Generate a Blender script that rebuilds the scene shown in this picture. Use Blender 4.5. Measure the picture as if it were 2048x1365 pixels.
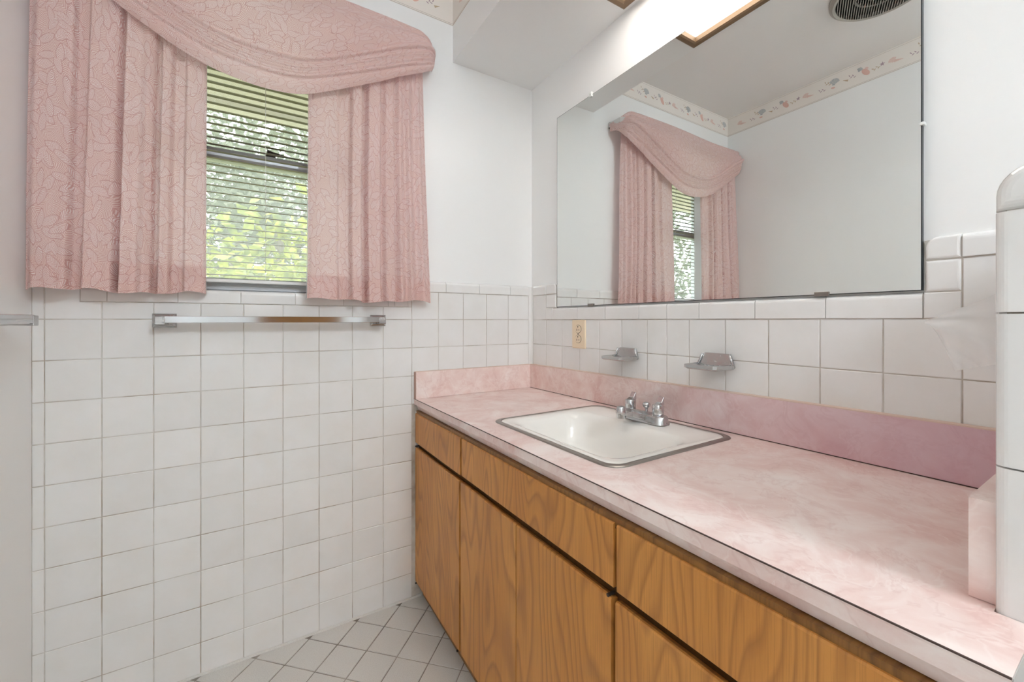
import bpy, bmesh, math, random
from mathutils import Vector, Matrix
for o in list(bpy.data.objects): bpy.data.objects.remove(o)
random.seed(7)
scn = bpy.context.scene
COL = scn.collection
ZC = 1.08                       # eye height; heights below are often given relative to it
PI = math.pi

# ------------------------------------------------------------------ camera, world, lights, exposure
cam = bpy.data.cameras.new('camera')
cam.sensor_fit = 'HORIZONTAL'; cam.sensor_width = 36
cam.lens = 821.4 / 2048 * 36
cam.shift_y = -40.85 / 2048
cam.clip_start = .02
co = bpy.data.objects.new('camera', cam); COL.objects.link(co)
co.location = (-1.07184, -1.56187, ZC); co.rotation_euler = (PI/2, 0, -0.554467)
scn.camera = co

w = bpy.data.worlds.new('sky'); scn.world = w; w.use_nodes = True
wn = w.node_tree.nodes; bg = wn['Background']
bg.inputs[0].default_value = (0.86, 0.93, 1.0, 1); bg.inputs[1].default_value = 1.75
sun = bpy.data.lights.new('sun', 'SUN'); sun.energy = 2.6; sun.angle = .02; sun.color = (1, .95, .85)
so = bpy.data.objects.new('sun', sun); COL.objects.link(so)
so.rotation_euler = Vector((.45, .35, -.85)).to_track_quat('-Z', 'Y').to_euler()
FILL_GLOBE = 32.0             # emission of the unseen globe added behind the camera for fill
SOFFIT_LAMP = 1.95               # emission of the lens set in the soffit
scn.view_settings.view_transform = 'Standard'; scn.view_settings.look = 'None'
scn.view_settings.gamma = 1; scn.view_settings.use_curve_mapping = False
scn.view_settings.exposure = 1.74
scn.cycles.use_denoising = True
scn.cycles.max_bounces = 14; scn.cycles.diffuse_bounces = 9; scn.cycles.glossy_bounces = 5
scn.cycles.transparent_max_bounces = 24; scn.cycles.sample_clamp_indirect = 6
scn.cycles.caustics_reflective = False; scn.cycles.caustics_refractive = False

# ------------------------------------------------------------------ materials
class NT:
    def __init__(s, name):
        s.m = bpy.data.materials.new(name); s.m.use_nodes = True
        s.t = s.m.node_tree; s.n = s.t.nodes; s.b = s.n['Principled BSDF']; s.out = s.n['Material Output']
    def new(s, kind, **kw):
        x = s.n.new(kind)
        for k, v in kw.items(): setattr(x, k, v)
        return x
    def set(s, sock, v):
        if hasattr(v, 'is_output') or isinstance(v, bpy.types.NodeSocket): s.t.links.new(v, sock)
        else: sock.default_value = v
    def math(s, op, a, b=None, c=None):
        x = s.new('ShaderNodeMath', operation=op); s.set(x.inputs[0], a)
        if b is not None: s.set(x.inputs[1], b)
        if c is not None: s.set(x.inputs[2], c)
        return x.outputs[0]
    def vmath(s, op, a, b=None):
        x = s.new('ShaderNodeVectorMath', operation=op); s.set(x.inputs[0], a)
        if b is not None: s.set(x.inputs[1], b)
        return x.outputs[0]
    def mix(s, f, a, b):
        x = s.new('ShaderNodeMix', data_type='RGBA')
        s.set(x.inputs[0], f); s.set(x.inputs[6], a); s.set(x.inputs[7], b); return x.outputs[2]
    def ramp(s, f, stops):
        x = s.new('ShaderNodeValToRGB'); s.set(x.inputs[0], f); e = x.color_ramp.elements
        while len(e) < len(stops): e.new(.5)
        for i, (p, c) in enumerate(stops):
            e[i].position = p; e[i].color = (*c, 1) if len(c) == 3 else c
        return x.outputs[0]
    def noise(s, vec, scale, detail=3, rough=.5, dist=0.):
        x = s.new('ShaderNodeTexNoise'); s.set(x.inputs['Vector'], vec); x.inputs['Scale'].default_value = scale
        x.inputs['Detail'].default_value = detail; x.inputs['Roughness'].default_value = rough
        x.inputs['Distortion'].default_value = dist; return x.outputs[0]
    def pos(s): return s.new('ShaderNodeNewGeometry').outputs['Position']
    def rnd(s): return s.new('ShaderNodeObjectInfo').outputs['Random']
    def scale(s, v, k): return s.vmath('MULTIPLY', v, k)
    def bump(s, h, strength=.2, dist=.002):
        x = s.new('ShaderNodeBump'); x.inputs['Strength'].default_value = strength; x.inputs['Distance'].default_value = dist
        s.set(x.inputs['Height'], h); s.t.links.new(x.outputs[0], s.b.inputs['Normal'])
    def p(s, color=None, rough=None, metal=None, spec=None, coat=None):
        if color is not None: s.set(s.b.inputs['Base Color'], color if not isinstance(color, tuple) or len(color) == 4 else (*color, 1))
        if rough is not None: s.set(s.b.inputs['Roughness'], rough)
        if metal is not None: s.b.inputs['Metallic'].default_value = metal
        if spec is not None: s.b.inputs['Specular IOR Level'].default_value = spec
        if coat is not None: s.b.inputs['Coat Weight'].default_value = coat
        return s.m
def srgb(r, g, b):
    f = lambda c: (c/255/12.92 if c/255 <= .04045 else ((c/255+.055)/1.055)**2.4)
    return (f(r), f(g), f(b))
def plain(name, c, rough=.5, metal=0, spec=.5):
    return NT(name).p(c, rough, metal, spec)
M = {}
def paint(name, c, rough=.32):
    t = NT(name); ps = t.pos()
    n = t.noise(ps, 3, 2); col = t.mix(n, (*[x*.97 for x in c], 1), (*c, 1))
    t.bump(t.noise(ps, 320, 2), .06, .001)
    return t.p(col, rough, spec=.45)
M['paint'] = paint('wall_paint', srgb(240, 240, 239))
M['ceiling'] = paint('ceiling_paint', srgb(240, 238, 236), .6)
def tile_mat(name, a, b, rough=.14):
    t = NT(name); ps = t.pos()
    c = t.mix(t.rnd(), (*a, 1), (*b, 1))
    st = t.ramp(t.noise(ps, 9, 4, .6), [(.35, (1, 1, 1)), (.75, (.95, .94, .92))])
    mm = t.new('ShaderNodeMix', data_type='RGBA', blend_type='MULTIPLY'); mm.inputs[0].default_value = 1
    t.set(mm.inputs[6], c); t.set(mm.inputs[7], st)
    t.bump(t.noise(ps, 14, 2), .10, .0025)
    return t.p(mm.outputs[2], rough, spec=.5)
M['tile'] = tile_mat('glazed_tile', srgb(229, 228, 227), srgb(235, 234, 233))
t = NT('floor_tile'); ps = t.pos()
sp = t.ramp(t.noise(ps, 420, 2, .6), [(.40, srgb(196, 192, 186)), (.58, srgb(216, 213, 208))])
big = t.mix(t.noise(ps, 7, 3), sp, (*srgb(206, 203, 198), 1)); M['floor_tile'] = t.p(big, .35)
t = NT('grout'); ps = t.pos()
M['grout'] = t.p(t.ramp(t.noise(ps, 6, 4, .65), [(.42, srgb(206, 202, 196)), (.66, srgb(160, 146, 130))]), .8)
t = NT('floor_grout'); ps = t.pos()
M['floor_grout'] = t.p(t.ramp(t.noise(ps, 9, 3, .6), [(.4, srgb(120, 112, 102)), (.62, srgb(165, 158, 148))]), .85)
M['chrome'] = plain('chrome', srgb(205, 206, 208), .10, 1)
t = NT('worn_chrome'); ps = t.pos()
M['worn_chrome'] = t.p((*srgb(196, 196, 196), 1), t.ramp(t.noise(ps, 60, 4, .7), [(.3, (.10, .10, .10)), (.75, (.34, .34, .34))]), 1)
M['steel'] = plain('rim_steel', srgb(160, 154, 148), .32, 1)
M['aluminium'] = plain('aluminium', srgb(198, 200, 204), .4, .3)
M['porcelain'] = plain('porcelain', srgb(236, 232, 226), .10)
M['mirror'] = plain('mirror_glass', srgb(236, 238, 236), .0, 1)
M['mirror_edge'] = plain('mirror_edge', srgb(38, 44, 46), .3)
M['clip'] = plain('clip_metal', srgb(140, 132, 126), .4, .8)
M['clear'] = plain('clear_plastic', srgb(225, 225, 222), .15)
M['outlet'] = plain('outlet_almond', srgb(233, 214, 186), .4)
M['dark'] = plain('dark_slot', srgb(58, 46, 38), .7)
M['caulk'] = plain('caulk', srgb(214, 190, 176), .6)
M['caulk_tan'] = plain('tan_edge', srgb(178, 146, 132), .6)
M['seam'] = plain('laminate_seam', srgb(74, 54, 48), .6)
M['rawend'] = plain('raw_end', srgb(176, 172, 168), .6)
M['slat'] = plain('blind_slat', srgb(126, 118, 96), .4)
M['whiteplastic'] = plain('white_plastic', srgb(226, 226, 224), .35)
M['cord'] = plain('cord_white', srgb(222, 222, 214), .7)
M['bronze'] = plain('bronze_frame', srgb(128, 104, 80), .5, .25)
M['fan'] = plain('fan_grey', srgb(172, 168, 160), .45, .3)
M['fan_dark'] = plain('fan_dark', srgb(34, 31, 28), .7)
M['fan_light'] = plain('fan_pale', srgb(176, 172, 164), .4, .2)
# laminate: pink faux marble
def laminate(name, mauve=False):
    t = NT(name); ps = t.pos()
    warp = t.noise(ps, 5, 4, .6)
    wv = t.vmath('ADD', ps, t.scale(t.vmath('SUBTRACT', t.new_col(ps), (.5, .5, .5)), (.12, .12, .12)))
    a = t.noise(wv, 9, 6, .62, .6)
    c = t.ramp(a, [(.28, srgb(217, 182, 175)), (.45, srgb(228, 203, 196)), (.60, srgb(236, 219, 213)), (.78, srgb(242, 233, 228))])
    # fine veins
    v = t.math('ABSOLUTE', t.math('SUBTRACT', t.noise(wv, 6.5, 5, .6, .8), .5))
    c = t.mix(t.ramp(v, [(0, (.22, .22, .22)), (.02, (0, 0, 0))]), c, (*srgb(196, 152, 144), 1))
    v2 = t.math('ABSOLUTE', t.math('SUBTRACT', t.noise(t.vmath('ADD', wv, (3, 5, 1)), 10, 4, .6, .8), .5))
    c = t.mix(t.ramp(v2, [(0, (.45, .45, .45)), (.02, (0, 0, 0))]), c, (*srgb(240, 226, 220), 1))
    # the backsplash laminate shifts from salmon to mauve along its length
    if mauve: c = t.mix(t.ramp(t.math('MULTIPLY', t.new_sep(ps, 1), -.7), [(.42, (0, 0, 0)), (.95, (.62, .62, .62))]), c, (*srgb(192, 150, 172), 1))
    return t.p(c, .34, spec=.45)
def _new_col(s, vec):
    x = s.new('ShaderNodeTexNoise'); s.set(x.inputs['Vector'], vec); x.inputs['Scale'].default_value = 4; x.inputs['Detail'].default_value = 3
    return x.outputs['Color']
def _new_sep(s, vec, i):
    x = s.new('ShaderNodeSeparateXYZ'); s.set(x.inputs[0], vec); return x.outputs[i]
NT.new_col = _new_col; NT.new_sep = _new_sep
M['laminate'] = laminate('pink_laminate'); M['laminate_splash'] = laminate('mauve_pink_laminate', True)
# oak veneer, grain upright
def oak(name, dark=1.):
    t = NT(name); tc = t.new('ShaderNodeTexCoord').outputs['Object']
    r = t.rnd()
    off = t.new('ShaderNodeCombineXYZ'); t.set(off.inputs[1], t.math('MULTIPLY', r, 13.)); t.set(off.inputs[2], t.math('MULTIPLY', r, 7.))
    v = t.vmath('ADD', tc, off.outputs[0])
    sep = t.new('ShaderNodeSeparateXYZ'); t.set(sep.inputs[0], v)
    cath = t.noise(t.scale(v, (1, 3.4, .8)), 1.0, 2, .5)
    band = t.math('ADD', t.math('MULTIPLY', cath, 34.), t.math('MULTIPLY', t.noise(t.scale(v, (1, 30, 2.2)), 1, 2), .5))
    saw = t.math('FRACT', band)
    grain = t.ramp(saw, [(0, (.62, .62, .62)), (.2, (0, 0, 0)), (.7, (.12, .12, .12)), (1, (.62, .62, .62))])
    pores = t.ramp(t.noise(t.scale(v, (1, 420, 9)), 1, 3, .6), [(.48, (0, 0, 0)), (.66, (.6, .6, .6))])
    tone = t.noise(t.scale(v, (1, 7, .8)), 1, 3)
    base = t.ramp(tone, [(.3, tuple(x*dark for x in srgb(192, 129, 62))), (.7, tuple(x*dark for x in srgb(210, 149, 77)))])
    c = t.mix(grain, base, (*[x*dark for x in srgb(146, 94, 48)], 1))
    c = t.mix(t.math('MULTIPLY', pores, .55), c, (*[x*dark for x in srgb(136, 88, 46)], 1))
    t.bump(pores, .12, .0006)
    return t.p(c, .38, spec=.4)
M['oak'] = oak('oak_veneer')
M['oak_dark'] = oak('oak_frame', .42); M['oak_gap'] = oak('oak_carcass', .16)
# curtain cloth: pale feathery leaves on pink, lets some daylight through
def cloth(name, trans):
    t = NT(name); uv = t.new('ShaderNodeUVMap').outputs[0]
    wv = t.vmath('ADD', uv, t.scale(t.vmath('SUBTRACT', t.new_col(t.scale(uv, (4, 4, 4))), (.5, .5, .5)), (.026, .026, 0)))
    vo = t.new('ShaderNodeTexVoronoi', voronoi_dimensions='2D'); t.set(vo.inputs['Vector'], wv); vo.inputs['Scale'].default_value = 24
    ang = t.math('MULTIPLY', t.new_sep(vo.outputs['Color'], 0), 6.283)
    d = t.vmath('SUBTRACT', wv, vo.outputs['Position'])
    ro = t.new('ShaderNodeVectorRotate', rotation_type='Z_AXIS'); t.set(ro.inputs['Vector'], d); t.set(ro.inputs['Angle'], ang)
    sx = t.new('ShaderNodeSeparateXYZ'); t.set(sx.inputs[0], ro.outputs[0])
    her = t.math('SUBTRACT', sx.outputs[0], t.math('MULTIPLY', t.math('ABSOLUTE', sx.outputs[1]), 1.1))
    f = t.ramp(t.math('MULTIPLY_ADD', t.math('SINE', t.math('MULTIPLY', her, 1150.)), .5, .5), [(.2, (0, 0, 0)), (.8, (1, 1, 1))])
    pink, pale, deep = (*srgb(219, 171, 159), 1), (*srgb(252, 238, 230), 1), (*srgb(204, 148, 138), 1)
    c = t.mix(t.math('MULTIPLY', f, .95), pink, pale)
    for off, scl, la, lb in (((0, 0, 0), 18., .030, .0135), ((.37, .81, 0), 22., .027, .0115)):
        v2 = t.new('ShaderNodeTexVoronoi', voronoi_dimensions='2D'); q = t.vmath('ADD', wv, off); t.set(v2.inputs['Vector'], q); v2.inputs['Scale'].default_value = scl
        r2 = t.new('ShaderNodeVectorRotate', rotation_type='Z_AXIS'); t.set(r2.inputs['Vector'], t.vmath('SUBTRACT', q, v2.outputs['Position'])); t.set(r2.inputs['Angle'], t.math('MULTIPLY', t.new_sep(v2.outputs['Color'], 0), 6.283))
        s2_ = t.new('ShaderNodeSeparateXYZ'); t.set(s2_.inputs[0], r2.outputs[0]); lx, ly = s2_.outputs[0], s2_.outputs[1]
        e2 = t.math('ADD', t.math('POWER', t.math('DIVIDE', t.math('ABSOLUTE', lx), la), 2.), t.math('POWER', t.math('DIVIDE', t.math('ABSOLUTE', ly), lb), 1.5))
        vein = t.math('MULTIPLY_ADD', t.math('SINE', t.math('MULTIPLY', t.math('SUBTRACT', lx, t.math('MULTIPLY', t.math('ABSOLUTE', ly), 1.2)), 1300.)), .5, .5)
        inside = t.ramp(e2, [(.88, (1, 1, 1)), (.95, (0, 0, 0))])
        rim = t.ramp(e2, [(.72, (0, 0, 0)), (.92, (.9, .9, .9)), (1.0, (.9, .9, .9))]) 
        rim = t.math('MULTIPLY', rim, t.ramp(e2, [(.99, (1, 1, 1)), (1.0, (0, 0, 0))]))
        lc = t.mix(t.ramp(vein, [(.3, (0, 0, 0)), (.7, (1, 1, 1))]), pink, (*srgb(255, 246, 242), 1))
        c = t.mix(inside, c, lc); c = t.mix(rim, c, deep)
    c = t.mix(t.math('MULTIPLY', t.noise(uv, 14, 3), .3), c, (*srgb(228, 194, 186), 1))
    wv_n = t.noise(uv, 900, 1); t.bump(wv_n, .12, .001)
    m = t.p(c, .85, spec=.15)
    t.b.inputs['Sheen Weight'].default_value = .15
    tr = t.new('ShaderNodeBsdfTranslucent'); t.set(tr.inputs[0], t.mix(.45, c, (.84, .85, 1, 1)))
    mx = t.new('ShaderNodeMixShader'); mx.inputs[0].default_value = trans
    t.t.links.new(t.b.outputs[0], mx.inputs[1]); t.t.links.new(tr.outputs[0], mx.inputs[2]); t.t.links.new(mx.outputs[0], t.out.inputs[0])
    return m
M['cloth'] = cloth('curtain_cloth', .36)
M['hem'] = cloth('curtain_hem', .10)
M['lining'] = plain('curtain_lining', srgb(226, 224, 226), .8)
def emis(name, c, s):
    t = NT(name); t.p((*c, 1), .5); t.b.inputs['Emission Color'].default_value = (*c, 1); t.b.inputs['Emission Strength'].default_value = s
    return t.m
M['soffit_lens'] = emis('soffit_lens', (1, .94, .87), SOFFIT_LAMP)
M['fill_globe_glow'] = emis('fill_globe_glow', (.85, .955, 1.03), FILL_GLOBE)
# window glass with the veil of a dusty pane and screen
t = NT('window_glass'); tr = t.new('ShaderNodeBsdfTransparent'); tr.inputs[0].default_value = (.93, .95, .92, 1)
gl = t.new('ShaderNodeBsdfGlossy'); gl.inputs['Roughness'].default_value = .03
tl = t.new('ShaderNodeBsdfTranslucent'); tl.inputs[0].default_value = (.8, .82, .78, 1)
m1 = t.new('ShaderNodeMixShader'); m1.inputs[0].default_value = .02
m2 = t.new('ShaderNodeMixShader'); m2.inputs[0].default_value = .13
t.t.links.new(tr.outputs[0], m1.inputs[1]); t.t.links.new(gl.outputs[0], m1.inputs[2])
t.t.links.new(m1.outputs[0], m2.inputs[1]); t.t.links.new(tl.outputs[0], m2.inputs[2]); t.t.links.new(m2.outputs[0], t.out.inputs[0])
M['glass'] = t.m
# tissue
t = NT('tissue'); t.p((*srgb(250, 249, 248), 1), .9, spec=.1); tl = t.new('ShaderNodeBsdfTranslucent'); tl.inputs[0].default_value = (.85, .84, .83, 1)
m1 = t.new('ShaderNodeMixShader'); m1.inputs[0].default_value = .35
trn = t.new('ShaderNodeBsdfTransparent'); m2 = t.new('ShaderNodeMixShader'); m2.inputs[0].default_value = .35
t.t.links.new(t.b.outputs[0], m1.inputs[1]); t.t.links.new(tl.outputs[0], m1.inputs[2])
t.t.links.new(m1.outputs[0], m2.inputs[1]); t.t.links.new(trn.outputs[0], m2.inputs[2]); t.t.links.new(m2.outputs[0], t.out.inputs[0])
M['tissue'] = t.m
def leaf(name, stops, trans=.45):
    t = NT(name); ps = t.pos(); c = t.ramp(t.noise(ps, 9, 3, .7), stops); t.p(c, .5)
    tl = t.new('ShaderNodeBsdfTranslucent'); t.set(tl.inputs[0], c); mx = t.new('ShaderNodeMixShader'); mx.inputs[0].default_value = trans
    t.t.links.new(t.b.outputs[0], mx.inputs[1]); t.t.links.new(tl.outputs[0], mx.inputs[2]); t.t.links.new(mx.outputs[0], t.out.inputs[0])
    return t.m
M['leaf_yellow'] = leaf('leaf_yellow_green', [(.35, srgb(82, 96, 44)), (.62, srgb(158, 160, 66))])
M['leaf_grey'] = leaf('leaf_grey_green', [(.35, srgb(72, 80, 66)), (.7, srgb(116, 120, 98))], .35)
M['bark'] = plain('bark', srgb(108, 98, 86), .9)
t = NT('lawn'); M['lawn'] = t.p(t.ramp(t.noise(t.pos(), 6, 4), [(.35, srgb(104, 108, 78)), (.7, srgb(136, 136, 104))]), .9)
M['siding'] = plain('outside_wall', srgb(178, 168, 146), .8)
# wallpaper border
t = NT('border_paper'); M['border'] = t.p(t.mix(t.noise(t.pos(), 8, 3), (*srgb(236, 229, 221), 1), (*srgb(230, 224, 218), 1)), .55)
M['line_grey'] = plain('print_line', srgb(176, 166, 158), .6)
M['line_brown'] = plain('print_line_brown', srgb(168, 134, 108), .6)
M['shell_pink'] = plain('print_pink', srgb(224, 192, 182), .6)
M['shell_coral'] = plain('print_coral', srgb(222, 180, 168), .6)
M['shell_grey'] = plain('print_grey', srgb(172, 176, 178), .6)
M['shell_mauve'] = plain('print_mauve', srgb(170, 148, 158), .6)
M['shell_tan'] = plain('print_tan', srgb(190, 168, 140), .6)

# ------------------------------------------------------------------ mesh helpers
class MB:
    def __init__(s): s.v = []; s.f = []; s.uv = {}; s.mi = []
    def face(s, idx, mi=0): s.f.append(tuple(idx)); s.mi.append(mi)
    def box(s, x0, x1, y0, y1, z0, z1, mi=0):
        b = len(s.v)
        s.v += [(x, y, z) for z in (z0, z1) for y in (y0, y1) for x in (x0, x1)]
        for q in ((0,1,3,2),(4,6,7,5),(0,4,5,1),(2,3,7,6),(0,2,6,4),(1,5,7,3)): s.face([b+i for i in q], mi)
        return s
    def loft(s, loops, cap0=True, cap1=True, closed=True, mi=0):
        n = len(loops[0]); b = len(s.v)
        for l in loops: s.v += [tuple(p) for p in l]
        for i in range(len(loops)-1):
            for j in range(n if closed else n-1):
                k = (j+1) % n
                s.face((b+i*n+j, b+i*n+k, b+(i+1)*n+k, b+(i+1)*n+j), mi)
        if cap0: s.face([b+j for j in range(n)][::-1], mi)
        if cap1: s.face([b+(len(loops)-1)*n+j for j in range(n)], mi)
        return s
    def tube(s, pts, rad, n=12, mi=0, caps=True):
        pts = [Vector(p) for p in pts]; loops = []
        rad = rad if isinstance(rad, (list, tuple)) else [rad]*len(pts)
        for i, p in enumerate(pts):
            d = (pts[min(i+1, len(pts)-1)] - pts[max(i-1, 0)]).normalized()
            up = Vector((0, 0, 1)) if abs(d.z) < .95 else Vector((0, 1, 0))
            a = d.cross(up).normalized(); c = a.cross(d)
            loops.append([p + (a*math.cos(t) + c*math.sin(t))*rad[i] for t in [2*PI*k/n for k in range(n)]])
        return s.loft(loops, caps, caps, mi=mi)
    def lathe(s, c, prof, n=24, axis='z', mi=0):
        loops = []
        for r, h in prof:
            l = []
            for k in range(n):
                a = 2*PI*k/n; u, v = r*math.cos(a), r*math.sin(a)
                l.append({'z': (c[0]+u, c[1]+v, c[2]+h), 'x': (c[0]+h, c[1]+u, c[2]+v), 'y': (c[0]+u, c[1]+h, c[2]+v)}[axis])
            loops.append(l)
        return s.loft(loops, mi=mi)
    def poly(s, pts, mi=0):
        b = len(s.v); s.v += [tuple(p) for p in pts]; s.face(range(b, b+len(pts)), mi); return s
    def grid(s, fn, nu, nv, uvfn=None, mi=0):
        b = len(s.v)
        for j in range(nv+1):
            for i in range(nu+1):
                s.v.append(tuple(fn(i/nu, j/nv)))
                if uvfn: s.uv[len(s.v)-1] = uvfn(i/nu, j/nv)
        for j in range(nv):
            for i in range(nu):
                k = b+j*(nu+1)+i; s.face((k, k+1, k+nu+2, k+nu+1), mi)
        return s
    def mesh(s, name, mats, origin=(0,0,0), shear=False, smooth=False, bevel=0, recalc=True, segs=1):
        me = bpy.data.meshes.new(name)
        ox, oy, oz = origin
        sh = (lambda y: -.010*y) if shear else (lambda y: 0.)
        me.from_pydata([(x-ox, y-oy, z-oz+sh(y)) for x, y, z in s.v], [], s.f)
        for m in (mats if isinstance(mats, (list, tuple)) else [mats]): me.materials.append(M[m])
        me.polygons.foreach_set('material_index', s.mi)
        if s.uv:
            ul = me.uv_layers.new(name='UVMap')
            for lp in me.loops: ul.data[lp.index].uv = s.uv.get(lp.vertex_index, (0, 0))
        if recalc or bevel:
            bm = bmesh.new(); bm.from_mesh(me)
            if bevel:
                bmesh.ops.recalc_face_normals(bm, faces=bm.faces[:])
                es = [e for e in bm.edges if len(e.link_faces) == 2 and e.calc_face_angle(0) > .5]
                bmesh.ops.bevel(bm, geom=es, offset=bevel, segments=segs, affect='EDGES', profile=.5, clamp_overlap=True)
            bmesh.ops.recalc_face_normals(bm, faces=bm.faces[:]); bm.to_mesh(me); bm.free()
        if smooth:
            me.polygons.foreach_set('use_smooth', [True]*len(me.polygons))
        me.update(); return me
    def build(s, name, mats, parent=None, smooth=False, **kw):
        org = kw.pop('origin', None)
        if org is None: org = tuple(parent['_o']) if parent is not None and '_o' in parent else (0, 0, 0)
        o = bpy.data.objects.new(name, s.mesh(name, mats, org, smooth=smooth, **kw)); COL.objects.link(o)
        if parent is not None: o.parent = parent
        else: o.location = org
        if parent is not None and parent.type == 'MESH' and '_o' not in parent: pass
        o['_o'] = list(org)
        if smooth == 'auto':
            md = o.modifiers.new('n', 'EDGE_SPLIT'); md.split_angle = math.radians(40)
        return o
def rel(o, parent):
    a = o['_o']; return a
def tag(o, label=None, cat=None, group=None, kind=None):
    if label: o['label'] = label
    if cat: o['category'] = cat
    if group: o['group'] = group
    if kind: o['kind'] = kind
    return o
def thing(name, label, cat, loc, group=None, kind=None):
    o = bpy.data.objects.new(name, None); o.empty_display_size = .05; COL.objects.link(o); o.location = loc; o['_o'] = list(loc)
    return tag(o, label, cat, group, kind)
def child(o, me, name, loc=(0, 0, 0), rot=None):
    c = bpy.data.objects.new(name, me); COL.objects.link(c); c.parent = o
    b = o['_o']; c.location = (loc[0]-b[0], loc[1]-b[1], loc[2]-b[2]); c['_o'] = list(loc)
    if rot: c.rotation_euler = rot
    return c
# a slab piece: outline (u,v) counter-clockwise, front edges eased with radius r, thickness th; maps: wall/floor frames
MAPS = {'back': lambda u, v, d: (u, d, v), 'right': lambda u, v, d: (d, u, v), 'floor': lambda u, v, d: (u, v, -d)}
def inset(pts, k):
    n = len(pts); out = []
    A = sum(pts[i][0]*pts[(i+1) % n][1]-pts[(i+1) % n][0]*pts[i][1] for i in range(n)); sg = 1 if A > 0 else -1
    for i in range(n):
        p0, p1, p2 = Vector(pts[i-1]), Vector(pts[i]), Vector(pts[(i+1) % n])
        a = (p1-p0).normalized(); b = (p2-p1).normalized()
        n1 = Vector((-a.y, a.x))*sg; n2 = Vector((-b.y, b.x))*sg
        m = n1+n2; den = 1+n1.dot(n2)
        q = p1 + m*(k/max(den, .35)); out.append((q.x, q.y))
    return out
def pillow(outline, frame, th=.0068, r=.0012, steps=1, proud=0.):
    f = MAPS[frame]; mb = MB(); loops = [[f(u, v, th) for u, v in outline]]
    for k in range(steps+1):
        a = PI/2*k/steps if steps > 1 else PI/2*k
        ins = r*(1-math.cos(a)); dep = r*(1-math.sin(a))
        loops.append([f(u, v, dep-proud) for u, v in (inset(outline, ins) if ins > 1e-6 else outline)])
    return mb.loft(loops)
def rect(u0, u1, v0, v1): return [(u0, v0), (u1, v0), (u1, v1), (u0, v1)]
def rrect(u0, u1, v0, v1, r, corners='abcd', n=6):
    # a: low-low, b: high-low, c: high-high, d: low-high
    out = []
    for k, (cu, cv, a0) in dict(a=(u0, v0, PI), b=(u1, v0, 1.5*PI), c=(u1, v1, 0), d=(u0, v1, PI/2)).items():
        if k in corners:
            cc = (cu + (r if cu == u0 else -r), cv + (r if cv == v0 else -r))
            out += [(cc[0]+r*math.cos(a0+PI/2*i/n), cc[1]+r*math.sin(a0+PI/2*i/n)) for i in range(n+1)]
        else: out.append((cu, cv))
    return out

# ------------------------------------------------------------------ the room
P = .1095; G = .0011            # tile pitch, half joint
Z0 = ZC + .0036                 # a tile row line
XL = -1.571                     # left wall
YF = -3.25                      # wall behind the camera
CEIL = ZC + 1.335; SOF = ZC + 1.066; SOFX = -.387
WX0, WX1, WZ0, WZ1 = -1.37, -.745, ZC+.094, ZC+1.0
TOPT = Z0 + P                   # top of the full tile rows (under the cap)
CAPT = ZC + .157

fl = MB().box(XL-.1, .1, YF-.1, .1, -.06, -.0022).build('floor', 'floor_grout'); tag(fl, 'white diamond-laid ceramic tile bathroom floor', kind='structure')
wb = MB()
wb.box(XL-.12, WX0, .008, .13, -.06, CEIL+.1).box(WX1, .12, .008, .13, -.06, CEIL+.1)
wb.box(WX0, WX1, .008, .13, -.06, WZ0).box(WX0, WX1, .008, .13, WZ1, CEIL+.1)
wall_back = wb.build('wall_back', 'paint'); tag(wall_back, 'white wall around the window with white square tile wainscot', kind='structure')
wall_right = MB().box(.008, .12, YF, .008, -.06, CEIL+.1).build('wall_right', 'paint'); tag(wall_right, 'white wall behind mirror with white square tile wainscot', kind='structure')
wall_left = MB().box(XL-.12, XL, YF, .008, -.06, CEIL+.1).build('wall_left', 'paint'); tag(wall_left, 'plain white wall left of the pink curtains', kind='structure')
wall_front = MB().box(XL-.12, .12, YF-.1, YF, -.06, CEIL+.1).build('wall_front', 'paint'); tag(wall_front, 'plain white wall behind the viewer', kind='structure')
ceil = MB().box(XL-.12, .12, YF-.1, .13, CEIL, CEIL+.1).build('ceiling', 'ceiling'); tag(ceil, 'flat white ceiling seen in the mirror', kind='structure')
lx0, lx1, ly0, ly1 = -.372, -.010, -1.10, -.572     # opening for the soffit light
sof = MB().box(SOFX, lx0+.02, YF, .008, SOF, CEIL).box(lx1-.02, .008, YF, .008, SOF, CEIL).box(lx0+.02, lx1-.02, YF, ly0+.02, SOF, CEIL).box(lx0+.02, lx1-.02, ly1-.02, .008, SOF, CEIL).build('ceiling_soffit', 'paint'); tag(sof, 'boxed white soffit above the mirror', kind='structure')

# --- door in the wall behind the viewer (mirrored in the chrome towel bar)
dr = thing('door_1', None, None, (-.695, YF, 0), kind='structure'); dr['label'] = 'plain brown wooden door behind the viewer'
MB().box(-1.075, -.315, YF+.002, YF+.03, .008, 2.03).build('door_leaf', 'oak_dark', dr, bevel=.002)
for xa, xb, za, zb in ((-1.15, -1.08, 0, 2.1), (-.31, -.24, 0, 2.1), (-1.08, -.31, 2.035, 2.1)):
    MB().box(xa, xb, YF+.0005, YF+.018, za, zb).build('door_trim', 'paint', dr, bevel=.003)
MB().lathe((-.99, YF+.03, .96), [(.028, 0), (.028, .005), (.012, .01), (.012, .03), (.026, .04), (.027, .055), (.012, .066)], 20, 'y').build('door_handle', 'chrome', dr, smooth='auto')

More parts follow.
